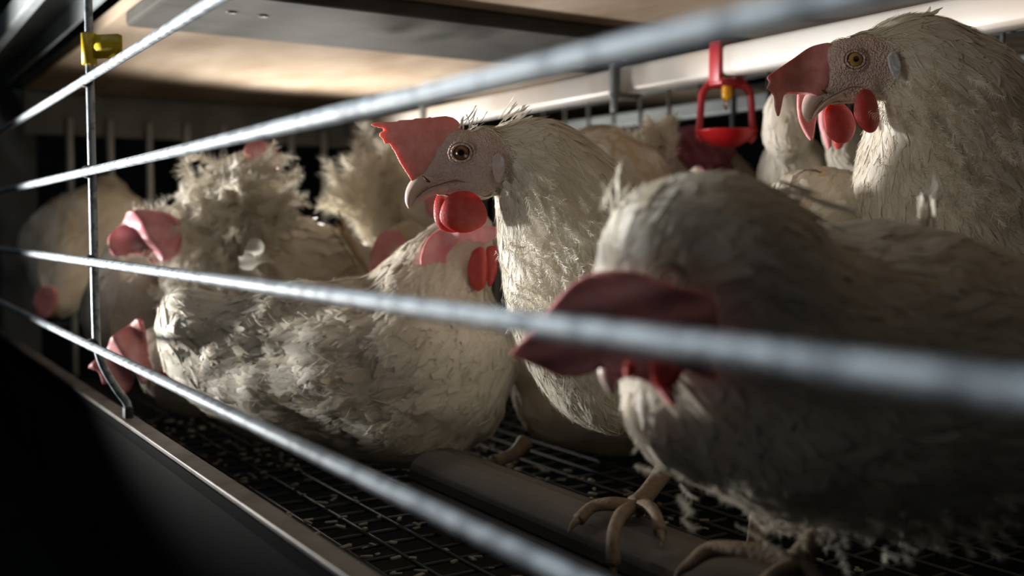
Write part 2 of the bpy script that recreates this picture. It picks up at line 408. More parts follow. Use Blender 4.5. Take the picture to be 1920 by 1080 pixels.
def loft(H, secs, n=5, seg=14, flatbot=0):
    A = catmull(secs, n); bm = bmesh.new(); rings = []
    for i in range(len(A)):
        t = A[min(i+1, len(A)-1), :2]-A[max(i-1, 0), :2]; t /= np.linalg.norm(t)+1e-9; nn = np.array([-t[1], t[0]])
        ring = []
        for a in np.linspace(0, 2*math.pi, seg, endpoint=False):
            q = A[i, :2]+nn*A[i, 2]*math.cos(a)*(-1)
            ring.append(bm.verts.new(H(q[0], q[1], A[i, 3]*math.sin(a))))
        rings.append(ring)
    for a, b in zip(rings, rings[1:]):
        for j in range(seg): bm.faces.new((a[j], a[(j+1) % seg], b[(j+1) % seg], b[j]))
    bm.faces.new(rings[0][::-1]); bm.faces.new(rings[-1]); return bm_mesh(bm)
def head_parts(hen, hf, eyem, comb, combm, wats, watm, comb_def=None, comb_th=16, sides=(1,), ear=True, ear_l=38.5, ear_m=None, vox=2.6, beak=True, eye=True):
    H, F, U, Lx, s = hf
    if beak:
        link('beak', loft(H, [(46, -44, 15, 16), (68, -47, 16, 17), (84, -56, 16, 15), (95, -70, 13, 11), (100, -86, 8.5, 7), (100, -99, 2.5, 2.5)]), M_BEAK, hen)
        b = link('lower_beak', loft(H, [(20, -60, 8, 14), (55, -66, 8, 12), (78, -80, 6, 8), (93, -95, 2, 3)]), M_BEAK, hen)
        for sd in (1, -1):
            bm = bmesh.new(); tube(bm, [H(60, -52, 17.6*sd), H(66, -48, 18.4*sd), H(74, -40, 15.8*sd)], [1.5*s, 2.6*s, 1.2*s], 8, 5)
            link('nostril', bm_mesh(bm), M_BEAKIN, hen)
            bm = bmesh.new(); tube(bm, [H(86, -80, 10*sd), H(64, -64, 17.5*sd), H(40, -56, 22*sd), H(14, -50, 27*sd), H(-6, -53, 29*sd)], [.6*s, 1.0*s, 1.2*s, 1.3*s, .5*s], 8, 6)
            link('mouth_line', bm_mesh(bm), M_MOUTH, hen)
    if eye:
        for sd in sides:
            c = H(0, 0, 33*sd); ax = Lx*sd + F*.10
            z = Vector(ax).normalized(); rot = z.to_track_quat('Z', 'Y').to_matrix()
            bm = bmesh.new(); bmesh.ops.create_uvsphere(bm, u_segments=32, v_segments=20, radius=1)
            o = link('eye', bm_mesh(bm), eyem)
            o.parent = hen; o.matrix_local = Matrix.Translation(Vector(c)-hen.location) @ rot.to_4x4() @ Matrix.Diagonal((17*s, 17*s, 11*s, 1))
            # lids: two concentric soft folds
            bm = bmesh.new()
            for rr, th, dz in ((17.2, 2.2, 6.5), (22.5, 2.6, 3.5)):
                for ea in (0,):
                    pts = [Vector(c)+rot @ Vector((math.cos(a)*rr*s*(1.05), math.sin(a)*rr*s*.93, dz*s)) for a in np.linspace(0, 2*math.pi, 40, endpoint=False)]
                    m0 = len(bm.verts); seg = 10; rings = []
                    for i, p in enumerate(pts):
                        d = (p-Vector(c)-z*dz*s).normalized()
                        rings.append([bm.verts.new(p+(d*math.cos(b)+z*math.sin(b))*th*s*(1+.2*vnoise(p, 700))) for b in np.linspace(0, 2*math.pi, seg, endpoint=False)])
                    for i in range(40):
                        a, b = rings[i], rings[(i+1) % 40]
                        for j in range(seg): bm.faces.new((a[j], a[(j+1) % seg], b[(j+1) % seg], b[j]))
            lm = bm_mesh(bm); at = lm.attributes.new('bare', 'FLOAT', 'POINT'); at.data.foreach_set('value', [1.0]*len(lm.vertices))
            link('eyelid', lm, M_FACE, hen)
            if ear:
                out = [(-56, -8), (-66, 0), (-76, -6), (-79, -24), (-76, -42), (-68, -55), (-61, -50), (-56, -30)]
                me = fmesh([(a*s, b*s) for a, b in out], H(0, 0, ear_l*sd), F, U, Lx*sd, 7*s, 1.6*s, lambda V: V, 4)
                link('ear_lobe', me, ear_m or M_EAR, hen)
    if comb is not None:
        def de(V):
            V = V.copy(); V /= s
            if comb_def: V = comb_def(V)
            return V*s
        O = H(0, 0, 0)
        me = fmesh([(a*s, b*s) for a, b in comb], O, F, U, Lx, comb_th*s, vox*s, de, 3,
                   taper=lambda x, y: np.clip(1.25-(np.hypot(x/s-40, y/s+10))/170, .3, 1.3))
        link('comb', me, combm, hen)
    for w in wats:
        c, rr, l, tilt = w
        out = [(c[0]+rr[0]*math.cos(a)*(1+.05*math.sin(3*a+l))*(1 if math.sin(a) < 0 else 1.0), c[1]+rr[1]*math.sin(a)*(1 if math.sin(a) < 0 else 1.15)) for a in np.linspace(0, 2*math.pi, 16, endpoint=False)]
        def de(V, c=c, rr=rr, tilt=tilt):
            V = V.copy(); x = (V[:, 0]/s-c[0])/rr[0]; y = (V[:, 1]/s-c[1])/rr[1]
            V[:, 2] *= np.clip(1.5-1.15*(x*x+y*y)**1.5, .35, 1.5)
            V[:, 2] += s*(tilt*y*10+4*np.sin(x*2.2)-5*(x*x)); return V
        me = fmesh([(a*s, b*s) for a, b in out], H(0, 0, l), F, U, Lx, 11*s, 2.2*s, de, 3)
        link('wattle', me, watm, hen)

def chain_px(ch):
    return [np.array([*W(x, y, D), r*D/FPX]) for x, y, D, r in ch]
def hen_make(name, label, trunk, neck, seed, head=None, flat=.85, voxel=.0045, sm=5, disp=((.03, .005),), nf=4000,
             fl=(.022, .0045), lift=.035, face=None, featm=None, skin=None, extra=(), group='white hens crowded in the cage', hair=0, tint=.3, curl=0, fineneck=0, hl=(.010, .0004)):
    """trunk and neck: chains of (px, py, distance, radius px) ordered head -> tail"""
    rs = np.random.RandomState(seed)
    chains = [chain_px(c) for c in (neck, trunk, *extra) if len(c)]
    lowest = min((c for ch in chains for c in ch), key=lambda c: c[2]-c[3])
    root = thing(name, (lowest[0], lowest[1], max(0.0, lowest[2]-lowest[3])), label, 'hen', group)
    C, Rr = [], []
    for ch in chains:
        A = catmull(ch, 8) if len(ch) > 1 else np.array(ch)
        C += list(A[:, :3]); Rr += list(A[:, 3])
    V, Fc = balls(C, Rr, CF, flat, 3)
    if head is not None:
        hv, hF = head_blobs(head[0], head[4], head[3]); Fc = np.vstack([Fc, hF+len(V)]); V = np.vstack([V, hv])
    me = remesh(np_mesh(V, Fc), voxel, sm, disp)
    body_m = skin or M_SKINB
    fmask = None
    if head is not None and face is not None:
        H, F, U, Lx, s = head
        nv = len(me.vertices); P = np.zeros(nv*3, dtype=np.float32); me.vertices.foreach_get('co', P); P = P.reshape(-1, 3).astype(float)
        def bare(P):
            f = (P-H(0, 0, 0)) @ F/s; u = (P-H(0, 0, 0)) @ U/s
            d1 = np.hypot((f-face[0])/face[2], (u-face[1])/face[3])
            return np.clip((1.12-d1)/.2, 0, 1)
        at = me.attributes.new('bare', 'FLOAT', 'POINT'); at.data.foreach_set('value', bare(P).astype(np.float32))
        body_m = M_FACE; fmask = bare
    b = link('body', me, None, None)
    me.materials.append(body_m)
    flow = flow_field(chains)
    # keep only what can be seen from around the photograph's viewpoint: not the far side of far hens
    def mask(P, N_):
        k = ((P-CAMP)*N_).sum(1) < .25*np.linalg.norm(P-CAMP, axis=1)
        if fmask is not None: k &= rs.rand(len(P)) > fmask(P)*1.5
        return k
    parts = []
    P, Nn = sample(me, rs, nf, mask)
    Fv = flow(P)+rs.normal(0, .16+curl, P.shape)
    sc = rs.uniform(.7, 1.35, len(P))
    bvh = BVHTree.FromPolygons([v.co[:] for v in me.vertices], [p_.vertices[:] for p_ in me.polygons])
    parts.append(lay(bvh, rs, P, Nn, Fv, fl[0]*sc, fl[1]*rs.uniform(.7, 1.3, len(P)), lift, .2, 5, 3, .1+curl, 'round', tint))
    if hair:
        P, Nn = sample(me, rs, hair, mask)
        Fv = flow(P)+rs.normal(0, .25+curl, P.shape)
        parts.append(lay(bvh, rs, P, Nn, Fv, hl[0]*rs.uniform(.5, 1.6, len(P)), np.full(len(P), hl[1]), .10, 0, 4, 2, .3+curl, 'hair', tint, .5))
    me.transform(Matrix.Translation(-root.location)); b.parent = root
    feather_obj('plumage', parts, featm or M_FEATH, root)
    BV[root.name] = (bvh, chains)
    return root, flow, me, rs
BV = {}
def mantle(hen, flow, me, rs, n, L, Wd, lift, where, name='flank_feathers', m=None, tint=.3, rough=.25, cup=.3, drop=(0, 0, 0), hair=None):
    '''broader feathers standing a little off one region of the body; where(px, py) picks it as seen in the photograph'''
    off = np.array(hen.location)
    P, Nn = sample(me, rs, n); P = P+off
    d = (P-CAMP) @ CF; x = 960+FPX*((P-CAMP) @ CR)/d; y = 540-FPX*((P-CAMP) @ CU)/d
    k = where(x, y) & (((P-CAMP)*Nn).sum(1) < .1*d); P, Nn = P[k], Nn[k]
    Fv = flow(P)+rs.normal(0, rough, P.shape)+np.array(drop)
    parts = [lay(BV[hen.name][0], rs, P, Nn, Fv, L*rs.uniform(.6, 1.3, len(P)), Wd*rs.uniform(.7, 1.3, len(P)), lift, 0, 6, 2, .35, 'hair', tint, .25)]
    return feather_obj(name, parts, m or M_FEATHW, hen)
def tuft(hen, pts, dirs, L, Wd, rs, n, name='tuft', m=None, spread=.25, jit=.006, curl=.1, bend=.3, rows=7, tip='fray', tint=.2, lift=.05):
    """loose feathers standing off the bird. pts/dirs: world arrays (one or a few)"""
    k = rs.randint(0, len(pts), n); P = np.array(pts)[k]+rs.normal(0, jit, (n, 3)); kd = k if len(dirs) == len(pts) else rs.randint(0, len(dirs), n); Dd = np.array(dirs)[kd]+rs.normal(0, spread, (n, 3))
    Dd /= np.linalg.norm(Dd, axis=1)[:, None]
    Nn = np.cross(Dd, rs.normal(0, 1, (n, 3)))+(-CF)*.8; Nn -= Dd*(Nn*Dd).sum(1)[:, None]; Nn /= np.linalg.norm(Nn, axis=1)[:, None]
    f = feathers(rs, P, Nn, Dd, L*rs.uniform(.6, 1.25, n), Wd*rs.uniform(.6, 1.3, n), lift, .3, rows, 3, bend, tip, .4, tint, curl)
    return feather_obj(name, [f], m or M_FEATHW, hen)
def plumes(hen, pts, dirs, L, Wd, rs, n, name='plume', m=None, spread=.3, jit=.01, curl=.5, nb=22, bw=.0004, tint=.2, face=.8):
    """soft open feathers: a bending quill with rows of loose barbs on both sides"""
    k = rs.randint(0, len(pts), n); kd = k if len(dirs) == len(pts) else rs.randint(0, len(dirs), n)
    P = np.array(pts)[k]+rs.normal(0, jit, (n, 3)); Dd = np.array(dirs)[kd]+rs.normal(0, spread, (n, 3)); Dd /= np.linalg.norm(Dd, axis=1)[:, None]
    Nn = rs.normal(0, .5, (n, 3))-CF*face; Nn -= Dd*(Nn*Dd).sum(1)[:, None]; Nn /= np.linalg.norm(Nn, axis=1)[:, None]; S = np.cross(Dd, Nn)
    Ls = L*rs.uniform(.6, 1.3, n); cu = rs.normal(0, curl, n); cn = rs.normal(0, curl, n)
    bp, bd, bl = [], [], []
    for i in range(n):
        for j in range(nb):
            t = (j+.5)/nb
            q = P[i]+Ls[i]*(Dd[i]*(t-.25*(cu[i]**2+cn[i]**2)*t**3)+S[i]*cu[i]*t*t*.5+Nn[i]*cn[i]*t*t*.5)
            tg = Dd[i]+S[i]*cu[i]*t+Nn[i]*cn[i]*t; tg /= np.linalg.norm(tg)
            for sd in (-1, 1):
                bp.append(q); bd.append(tg*(.55+.6*t)+S[i]*sd*(1.0-.35*t)+Nn[i]*.25*rs.normal()); bl.append(Wd*(.55+1.1*t-1.2*t**4)*rs.uniform(.7, 1.25))
    bp, bd, bl = np.array(bp), np.array(bd), np.array(bl); bd += rs.normal(0, .12, bd.shape); bd /= np.linalg.norm(bd, axis=1)[:, None]
    N2 = np.repeat(Nn, nb*2, 0); N2 -= bd*(N2*bd).sum(1)[:, None]; N2 /= np.linalg.norm(N2, axis=1)[:, None]
    f = feathers(rs, bp, N2, bd, bl, np.full(len(bp), bw), .02, 0, 4, 2, .25, 'hair', .3, 0, .15)
    ti = np.repeat(np.clip(np.abs(rs.normal(0, tint, n)), 0, 1), nb*2*4*2)
    return feather_obj(name, [(f[0], f[1], ti)], m or M_FEATHW, hen)

# ================================================================== THE CAGE
# outer dark walls and the aisle, only so far as the view can reach them
def slab(name, c, s, m, bev=0):
    return structure(make(name, lambda bm: box(bm, c, s, bev=bev), m, smooth=False))
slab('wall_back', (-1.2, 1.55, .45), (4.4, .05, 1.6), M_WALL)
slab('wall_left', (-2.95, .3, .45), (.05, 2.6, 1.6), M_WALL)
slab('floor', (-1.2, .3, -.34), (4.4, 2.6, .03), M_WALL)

# front grille: five horizontal wires, one upright with a bent foot, weld spots
g = thing('cage_front_grille', (-.765, 0, .069), 'galvanised front grille of round horizontal wires crossing the whole view before the hens', 'grille')
XW = -.765
for z in (.300, .238, .1764, .118, .372):
    if z == .372: continue
    def f(bm, z=z):
        tube(bm, [(.25, 0, z), (-.2, 0, z), (-.9, 0, z), (-1.75, 0, z)], .0029, 20, 24)
    make('horizontal_wire', f, M_GALV, g)
def f(bm): tube(bm, [(XW, .0046, .46), (XW, .0046, .36), (XW, .0046, .28), (XW, .0046, .20), (XW, .0046, .135), (XW, .0055, .115), (XW, .010, .100), (XW, .018, .085), (XW, .0245, .074), (XW, .0255, .060)], .0028, 16, 8)
make('upright_wire', f, M_GALV, g)
for z in (.300, .238, .1764, .118):
    def f(bm, z=z):
        tube(bm, [(XW-.0055, .0005, z), (XW-.001, .0020, z+.0002), (XW+.0055, .0015, z)], [.0036, .0047, .0038], 12, 4)
    make('weld_spot', f, M_WELD, g)
def f(bm): box(bm, (XW+.001, .0245, .066), (.010, .006, .014), bev=.0015)
make('foot_clip', f, M_WELD, g)
# yellow clip on the upright
y0 = thing('yellow_clip', (XW, .0046, .312), 'yellow plastic clip wrapped round the upright wire above the second weld', 'clip')
def f(bm):
    pts = []
    for a in np.linspace(R(-200), R(60), 14): pts.append((XW+.0052*math.cos(a)*1.0, .0046+.0052*math.sin(a)))
    z0, z1 = .3115, .3325
    prev = None
    for i, p in enumerate(pts):
        k = 0
        a, b = z0+(.005 if k else 0), z1-(.002 if k else 0)
        cur = (bm.verts.new((p[0], p[1], a)), bm.verts.new((p[0], p[1], b)))
        if prev: bm.faces.new((prev[0], cur[0], cur[1], prev[1]))
        prev = cur
o = make('clip_band', f, M_YEL, y0)
def f(bm):
    vs = [(bm.verts.new((XW+.0050+u*.7, .0075+u*.72, .3150+(.0012 if u > .018 else 0))), bm.verts.new((XW+.0050+u*.7, .0075+u*.72, .3312-(.0012 if u > .018 else 0)))) for u in (0, .006, .012, .018, .0205)]
    for a, b in zip(vs, vs[1:]): bm.faces.new((a[0], b[0], b[1], a[1]))
o2 = make('clip_tab', f, M_YEL, y0); sd = o2.modifiers.new('s', 'SOLIDIFY'); sd.thickness = .0014
sd = o.modifiers.new('s', 'SOLIDIFY'); sd.thickness = .0014
# top rails outside the grille (upper left)
def f(bm): box(bm, (-.75, -.004, .3925), (2.0, .010, .022), bev=.002)
tag(make('upper_rail', f, M_RAIL, None, False), 'flat grey steel rail above the grille at the upper left', 'rail')
def f(bm):
    box(bm, (-.75, .030, .410), (2.0, .034, .004)); box(bm, (-.75, .046, .400), (2.0, .003, .024))
tag(make('lintel_profile', f, M_RAIL, None, False), 'angled grey lintel profile between upper rail and stained ceiling', 'rail')
# ceiling: underside of the manure belt with a cross beam
structure(make('ceiling', lambda bm: box(bm, (-.73, .56, .385), (1.56, 1.00, .012), bev=.002), M_CEIL, None, False))
cb = thing('cross_beam', (-.83, .5, .36), 'dark steel cross beam with small holes under the stained ceiling', 'beam')
def f(bm):
    box(bm, (-.824, .56, .372), (.164, 1.0, .013), bev=.003)
make('channel', f, M_BEAM, cb, False)
for (xx, yy) in ((-.80, .115), (-.80, .14), (-.862, .485), (-.862, .497), (-.862, .509), (-.80, .53), (-.80, .565)):
    if yy > .6: continue
    def f(bm, xx=xx, yy=yy): tube(bm, [(xx, yy, .366), (xx, yy, .3645)], .0042, 12, 1)
    make('bolt', f, M_GALVD if yy > .3 else M_WELD, cb)
# corner post far left
def f(bm):
    box(bm, (-1.62, .065, .02), (.05, .05, .74), bev=.004)
tag(make('corner_post', f, M_POST, None, False), 'dusty grey corner post at the far left end', 'post')
# end partition
ep = thing('end_partition', (-1.50, .1, 0), 'upright wire partition closing the far left end of the cage', 'grille')
def f(bm): box(bm, (-1.50, .56, .350), (.012, 1.0, .056), bev=.002)
make('top_plate', f, M_POST, ep, False)
for i in range(17):
    yy = .115+.0515*i
    def f(bm, yy=yy): tube(bm, [(-1.49, yy, .345), (-1.49, yy, .17), (-1.49, yy, .0)], .0048, 8, 2)
    make('partition_wire', f, M_PWIRE, ep)
for z in (.07, .20):
    make('cross_wire', lambda bm, z=z: tube(bm, [(-1.496, .08, z), (-1.496, 1.05, z)], .003, 8, 1), M_GALVD, ep)
# rear partition
rp = thing('rear_partition', (-.5, .68, 0), 'upright wire partition with pale rail behind the drinker pipe', 'grille')
make('pale_rail', lambda bm: box(bm, (-.55, .68, .333), (1.8, .010, .017), bev=.002), M_RAIL, rp, False)
make('upper_plate', lambda bm: box(bm, (-.55, .69, .372), (1.8, .02, .02), bev=.002), M_POST, rp, False)
for i in range(34):
    xx = -1.40+.052*i
    make('partition_wire', lambda bm, xx=xx: tube(bm, [(xx, .674, .365), (xx, .674, .0)], .0021, 8, 1), M_GALVD, rp)
# drinker pipe with brackets
dp = thing('drinker_pipe', (-.5, .507, .33), 'long white square drinker pipe running behind the hens heads', 'pipe')
PY = .507; PZ = .3430
make('pipe', lambda bm: box(bm, (-.52, PY, PZ), (1.85, .024, .0265), bev=.004), M_PIPE, dp)
def bracket(x, m):
    def f(bm):
        box(bm, (x, PY-.002, PZ), (.010, .032, .036), bev=.002); box(bm, (x+.002, PY-.016, PZ-.022), (.008, .004, .018), bev=.001); box(bm, (x, PY, PZ+.030), (.006, .004, .03))
    make('pipe_bracket', f, m, dp)
P_ = W(1095, 160, .99); bracket(P_[0], M_RAIL)
P_ = W(632, 240, 1.28); bracket(P_[0], M_POST)
# nipple drinker
Pn = W(1372, 150, .905); NX = Pn[0]
nd = thing('nipple_drinker', (NX, PY, .27), 'red plastic drip cup with amber nipple hanging from the white pipe', 'drinker')
def f(bm):
    box(bm, (NX, PY-.013, PZ-.001), (.0135, .004, .036), bev=.001); box(bm, (NX, PY+.013, PZ-.001), (.0135, .003, .036), bev=.001)
    box(bm, (NX, PY, PZ+.016), (.0135, .028, .004), bev=.001); box(bm, (NX, PY, PZ-.0185), (.020, .030, .006), bev=.0015)
make('pipe_clip', f, M_REDD, nd)
ca = np.array([NX, PY, 0.]); e = CR.copy()
def f(bm):
    z = PZ-.019
    for sg in (1, -1):
        q = lambda u, zz: tuple(ca+e*u*sg+np.array([0, 0, zz]))
        tube(bm, [q(.004, z), (q(.014, z-.001)), q(.0195, z-.006), q(.0215, z-.014), q(.0225, z-.030), q(.0235, z-.044), q(.020, z-.050)], [.0038, .0036, .0034, .0032, .0032, .0036, .0030], 10, 5)
make('cup_frame', f, M_REDD, nd)
def f(bm):
    z = PZ-.019-.045; prof = [(0, -.0095), (.012, -.0085), (.0215, -.003), (.0265, .0035), (.0275, .0050), (.0255, .0050), (.020, -.001), (.011, -.0062), (0, -.007)]
    rings = []
    for r_, zz in prof:
        rings.append([bm.verts.new((NX+max(r_, 1e-4)*math.cos(a), PY+max(r_, 1e-4)*math.sin(a), z+zz)) for a in np.linspace(0, 2*math.pi, 28, endpoint=False)])
    for a, b in zip(rings, rings[1:]):
        for j in range(28): bm.faces.new((a[j], a[(j+1) % 28], b[(j+1) % 28], b[j]))
make('cup', f, M_RED, nd)
make('nipple', lambda bm: tube(bm, [(NX, PY, PZ-.018), (NX, PY, PZ-.022), (NX, PY, PZ-.030), (NX, PY, PZ-.033)], [.0050, .0050, .0048, .003], 14, 3), M_AMBER, nd)
make('pin', lambda bm: tube(bm, [(NX, PY, PZ-.033), (NX, PY, PZ-.037), (NX, PY, PZ-.041)], [.0022, .0026, .001], 10, 3), M_STEEL, nd)
# feeder lip and trough in front
tr = thing('feed_trough', (-.6, -.03, .03), 'dark feed trough with worn metal lip along the bottom of the cage front', 'trough')
def f(bm):
    box(bm, (-.75, .0245, .0635), (2.3, .012, .0035), bev=.001); box(bm, (-.75, .0305, .050), (2.3, .002, .028))
make('lip', f, M_LIP, tr, False)
def f(bm):
    prof = [(.0185, .0615), (.0235, .050), (.026, -.06), (.012, -.110), (-.03, -.130), (-.09, -.130), (-.125, -.105), (-.135, -.07), (-.140, -.075), (-.131, -.115), (-.09, -.140), (-.03, -.140), (.018, -.118), (.030, -.06), (.0275, .0615)]
    vs = [[bm.verts.new((x, y, z)) for y, z in prof] for x in (-1.9, .35)]
    n = len(prof)
    for i in range(n): bm.faces.new((vs[0][i], vs[0][(i+1) % n], vs[1][(i+1) % n], vs[1][i]))
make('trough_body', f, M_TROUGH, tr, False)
# perch profile
pc = thing('perch_profile', (-.5, .20, .03), 'grooved grey plastic perch profile under the feet of the front hens', 'perch')
def f(bm):
    prof = []
    for a in np.linspace(0, math.pi, 9): prof.append((.200+.023*math.cos(a), (.036+.0115*math.sin(a))))
    prof += [(.177, .030), (.1785, .028), (.177, .026), (.1785, .024), (.177, .022), (.177, .008), (.223, .008), (.223, .030)]
    vs = [[bm.verts.new((x, y, z)) for y, z in prof] for x in (-.625, .25)]; n = len(prof)
    for i in range(n): bm.faces.new((vs[0][i], vs[0][(i+1) % n], vs[1][(i+1) % n], vs[1][i]))
    bm.faces.new(vs[0]); bm.faces.new(vs[1][::-1])
o = make('rail', f, M_PERCH, pc, False)
for fx in (-.58, -.1): make('perch_foot', lambda bm, fx=fx: box(bm, (fx, .2, .0055), (.03, .05, .006)), M_PERCH, pc, False)
# wire floor: one woven mat
def f(bm):
    for i in range(66):
        x = -1.42+.0252*i; tube(bm, [(x, .032, 0), (x, 1.05, 0)], .0013, 6, 1)
    for i in range(40):
        y = .036+.0252*i; tube(bm, [(-1.43, y, .0024), (.24, y, .0024)], .0013, 6, 1)
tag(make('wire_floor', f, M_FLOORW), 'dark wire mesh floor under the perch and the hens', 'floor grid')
def f(bm):
    rr = random.Random(4)
    for i in range(900):
        x = rr.uniform(-1.1, .0); y = rr.choice((rr.uniform(.036, .17), rr.uniform(.23, .34)))
        q = Matrix.Rotation(rr.uniform(0, 6.28), 3, 'Z') @ Matrix.Rotation(rr.uniform(-.3, .3), 3, 'X')
        box(bm, (x, y, .0055), (rr.uniform(.003, .008), rr.uniform(.0015, .003), rr.uniform(.0008, .002)), q)
tag(make('litter', f, M_LITTER), 'pale scattered litter and droppings lying on the dark wire floor', 'litter', kind='stuff')

# ================================================================== THE HENS
# ---- hen 1, in focus, head at the centre
D1 = .62
hf1 = head_frame(W(866, 287, D1-.012), -CR, CU, D1/FPX)
h1, fl1, me1, rs1 = hen_make('hen', 'white hen at the centre in profile with upright pink comb and brightly lit neck',
    trunk=[(1110, 520, .645, 120), (1200, 565, .68, 168), (1290, 590, .70, 165), (1370, 600, .72, 140)],
    neck=[(925, 298, .622, 50), (970, 298, .626, 66), (1015, 318, .63, 92), (1060, 400, .635, 128), (1080, 500, .64, 138), (1092, 600, .645, 128), (1120, 680, .65, 108), (1155, 735, .655, 78)],
    seed=1, head=hf1, face=(0, -15, 88, 66), flat=.8, voxel=.0019, sm=6, disp=((.022, .004),), nf=9000, fl=(.020, .0022), lift=.035, featm=M_FEATHW, hair=52000, hl=(.011, .00028), tint=.22)
comb1 = [(176, 59), (161, 64), (132, 62), (106, 64), (66, 68), (31, 73), (11, 66), (2, 48), (6, 24), (30, 0), (52, -22), (70, -48), (84, -54), (94, -50), (109, -25), (121, -3), (131, 15), (137, 24), (148, 23), (146, 31), (154, 36), (151, 44), (134, 45), (150, 52)]
def cd1(V):
    V = V.copy(); V[:, 2] += 7*np.sin(V[:, 0]/38.)*np.clip((V[:, 1]+V[:, 0])/120, 0, 1.2)+3*np.sin(V[:, 1]/17+V[:, 0]/29); return V
head_parts(h1, hf1, M_EYE, comb1, M_COMB, [((-2, -110), (44, 36), 22, .3), ((20, -104), (38, 40), -14, -.2)], M_WATTLE, cd1, sides=(1, -1))
tuft(h1, [W(935, 232, .63), W(950, 228, .63), W(925, 240, .63)], [CR*.8+CU*.8, CR*1+CU*.5], .014, .0009, rs1, 22, 'crest_tuft', spread=.12, jit=.0025, bend=.25)
tuft(h1, [W(868, 238, .615), W(880, 240, .615)], [-CR*.2+CU*.5+CR*.8], .009, .0008, rs1, 16, 'forehead_tuft', spread=.3, jit=.003)
# ruffled hackles lit on the neck
pts, drs = [], []
for (x, y) in ((985, 360), (1010, 370), (1000, 400), (1035, 390), (1060, 420), (990, 440), (1020, 470), (1050, 450), (990, 500), (1010, 540), (1060, 520), (970, 470), (1090, 400), (1000, 590), (1040, 600), (980, 560)):
    pts.append(W(x, y, .595+abs(x-1050)*.00012)); drs.append(CR*.55-CU*.65-CF*.12)
plumes(h1, pts, drs, .015, .0045, rs1, 230, 'ruffled_hackle', spread=.22, jit=.007, bw=.00022, nb=16, curl=.4)

# ---- hen 3, upper right, in focus
D3 = .62
a = R(11)
hf3 = head_frame(W(1603, 112, D3-.012), -CR*math.cos(a)-CU*math.sin(a)-CF*.12, CU*math.cos(a)-CR*math.sin(a), D3/FPX*.95)
h3, fl3, me3, rs3 = hen_make('hen', 'white hen at the upper right with folded red comb over its beak and golden eye',
    trunk=[(1810, 330, .65, 200), (1920, 400, .675, 225), (2010, 430, .69, 180)],
    neck=[(1665, 118, .622, 58), (1700, 108, .626, 78), (1745, 150, .63, 112), (1790, 230, .64, 158), (1800, 320, .65, 186)],
    seed=3, head=hf3, face=(0, -12, 80, 60), flat=.8, voxel=.0021, sm=6, disp=((.025, .004),), nf=9000, fl=(.021, .0024), lift=.035, hair=42000, hl=(.011, .00028), tint=.3)
comb3 = [(33, 36), (45, 40), (75, 32), (110, 8), (158, -24), (180, -40), (174, -50), (182, -62), (170, -66), (160, -74), (157, -92), (149, -112), (141, -90), (136, -70), (126, -62), (112, -60), (88, -62), (68, -68), (54, -60), (40, -30), (28, 4)]
rot = np.array([[math.cos(a), math.sin(a)], [-math.sin(a), math.cos(a)]])
comb3 = [tuple(np.array([f_*math.cos(a)-u_*math.sin(a), f_*math.sin(a)+u_*math.cos(a)])) for f_, u_ in comb3]
def cd3(V):
    V = V.copy(); t = np.clip((V[:, 0]-30)/130, 0, 1.3); V[:, 2] += 26*t*t+9*np.sin(V[:, 0]/22+V[:, 1]/30); return V
head_parts(h3, hf3, M_EYE2, comb3, M_COMBM, [((-11, -104), (27, 40), 26, .3), ((33, -112), (34, 40), -8, -.2)], M_WATTLE, cd3, sides=(1, -1), ear_l=55, ear_m=mat('pale_ear_lobe', (.55, .58, .66), rough=.4, var=.8, vscale=500, col2=(.80, .82, .86), bump=.8, bscale=500, bdist=.001))
lobe = [(1500, 160), (1522, 165), (1532, 195), (1530, 235), (1522, 264), (1508, 246), (1496, 215), (1493, 180)]
link('comb_lobe', blade_px(lobe, .635, .0035, .001, lambda x, y: 5*np.sin(y/20)), M_COMBM, h3)
tuft(h3, [W(1730, 40, .625)], [CR*1+CU*.15], .012, .0015, rs3, 14, 'nape_tuft', spread=.15, jit=.003)
pts = [W(x, y, .588) for x, y in ((1700, 190), (1720, 230), (1740, 170), (1750, 220), (1770, 280), (1790, 200), (1800, 330), (1840, 280), (1760, 360), (1830, 380), (1880, 330))]
plumes(h3, pts, [CR*.6-CU*.7], .016, .005, rs3, 150, 'ruffled_hackle', spread=.2, jit=.010, bw=.00022, nb=16, curl=.4, tint=.4)

# ---- hen 2, nearest, lower right, head bowed
h2, fl2, me2, rs2 = hen_make('hen', 'large white hen nearest at lower right with bowed head and drooping dark red comb',
    trunk=[(1370, 640, .43, 215), (1480, 700, .445, 262), (1640, 705, .46, 288), (1840, 735, .48, 262), (2050, 760, .50, 225), (2180, 770, .53, 120)],
    neck=[(1215, 590, .395, 82), (1225, 520, .40, 108), (1275, 480, .41, 145), (1350, 515, .42, 185), (1400, 600, .43, 200)],
    extra=[[(1262, 760, .425, 95), (1330, 780, .435, 125), (1440, 790, .45, 140)]],
    seed=2, flat=.85, voxel=.003, sm=6, disp=((.03, .0045),), nf=12000, fl=(.024, .0038), lift=.03, hair=24000, hl=(.011, .0003), tint=.3)
comb2 = [(955, 668), (978, 642), (1008, 622), (1030, 580), (1060, 545), (1100, 515), (1150, 507), (1205, 515), (1255, 535), (1290, 543), (1325, 556), (1340, 600), (1336, 650), (1320, 668), (1345, 708), (1300, 695),
         (1282, 690), (1262, 715), (1264, 766), (1232, 728), (1206, 712), (1186, 704), (1168, 690), (1165, 712), (1140, 695), (1118, 660), (1122, 690), (1092, 706), (1050, 710), (1012, 692), (985, 680)]
link('comb', blade_px(comb2, .376, .0055, .0012, lambda x, y: 12*np.sin(x/48+.6)+7*np.sin(x/24+y/16)+4*np.sin(y/11-x/40), dD=(.20, .15)), M_COMBD, h2)
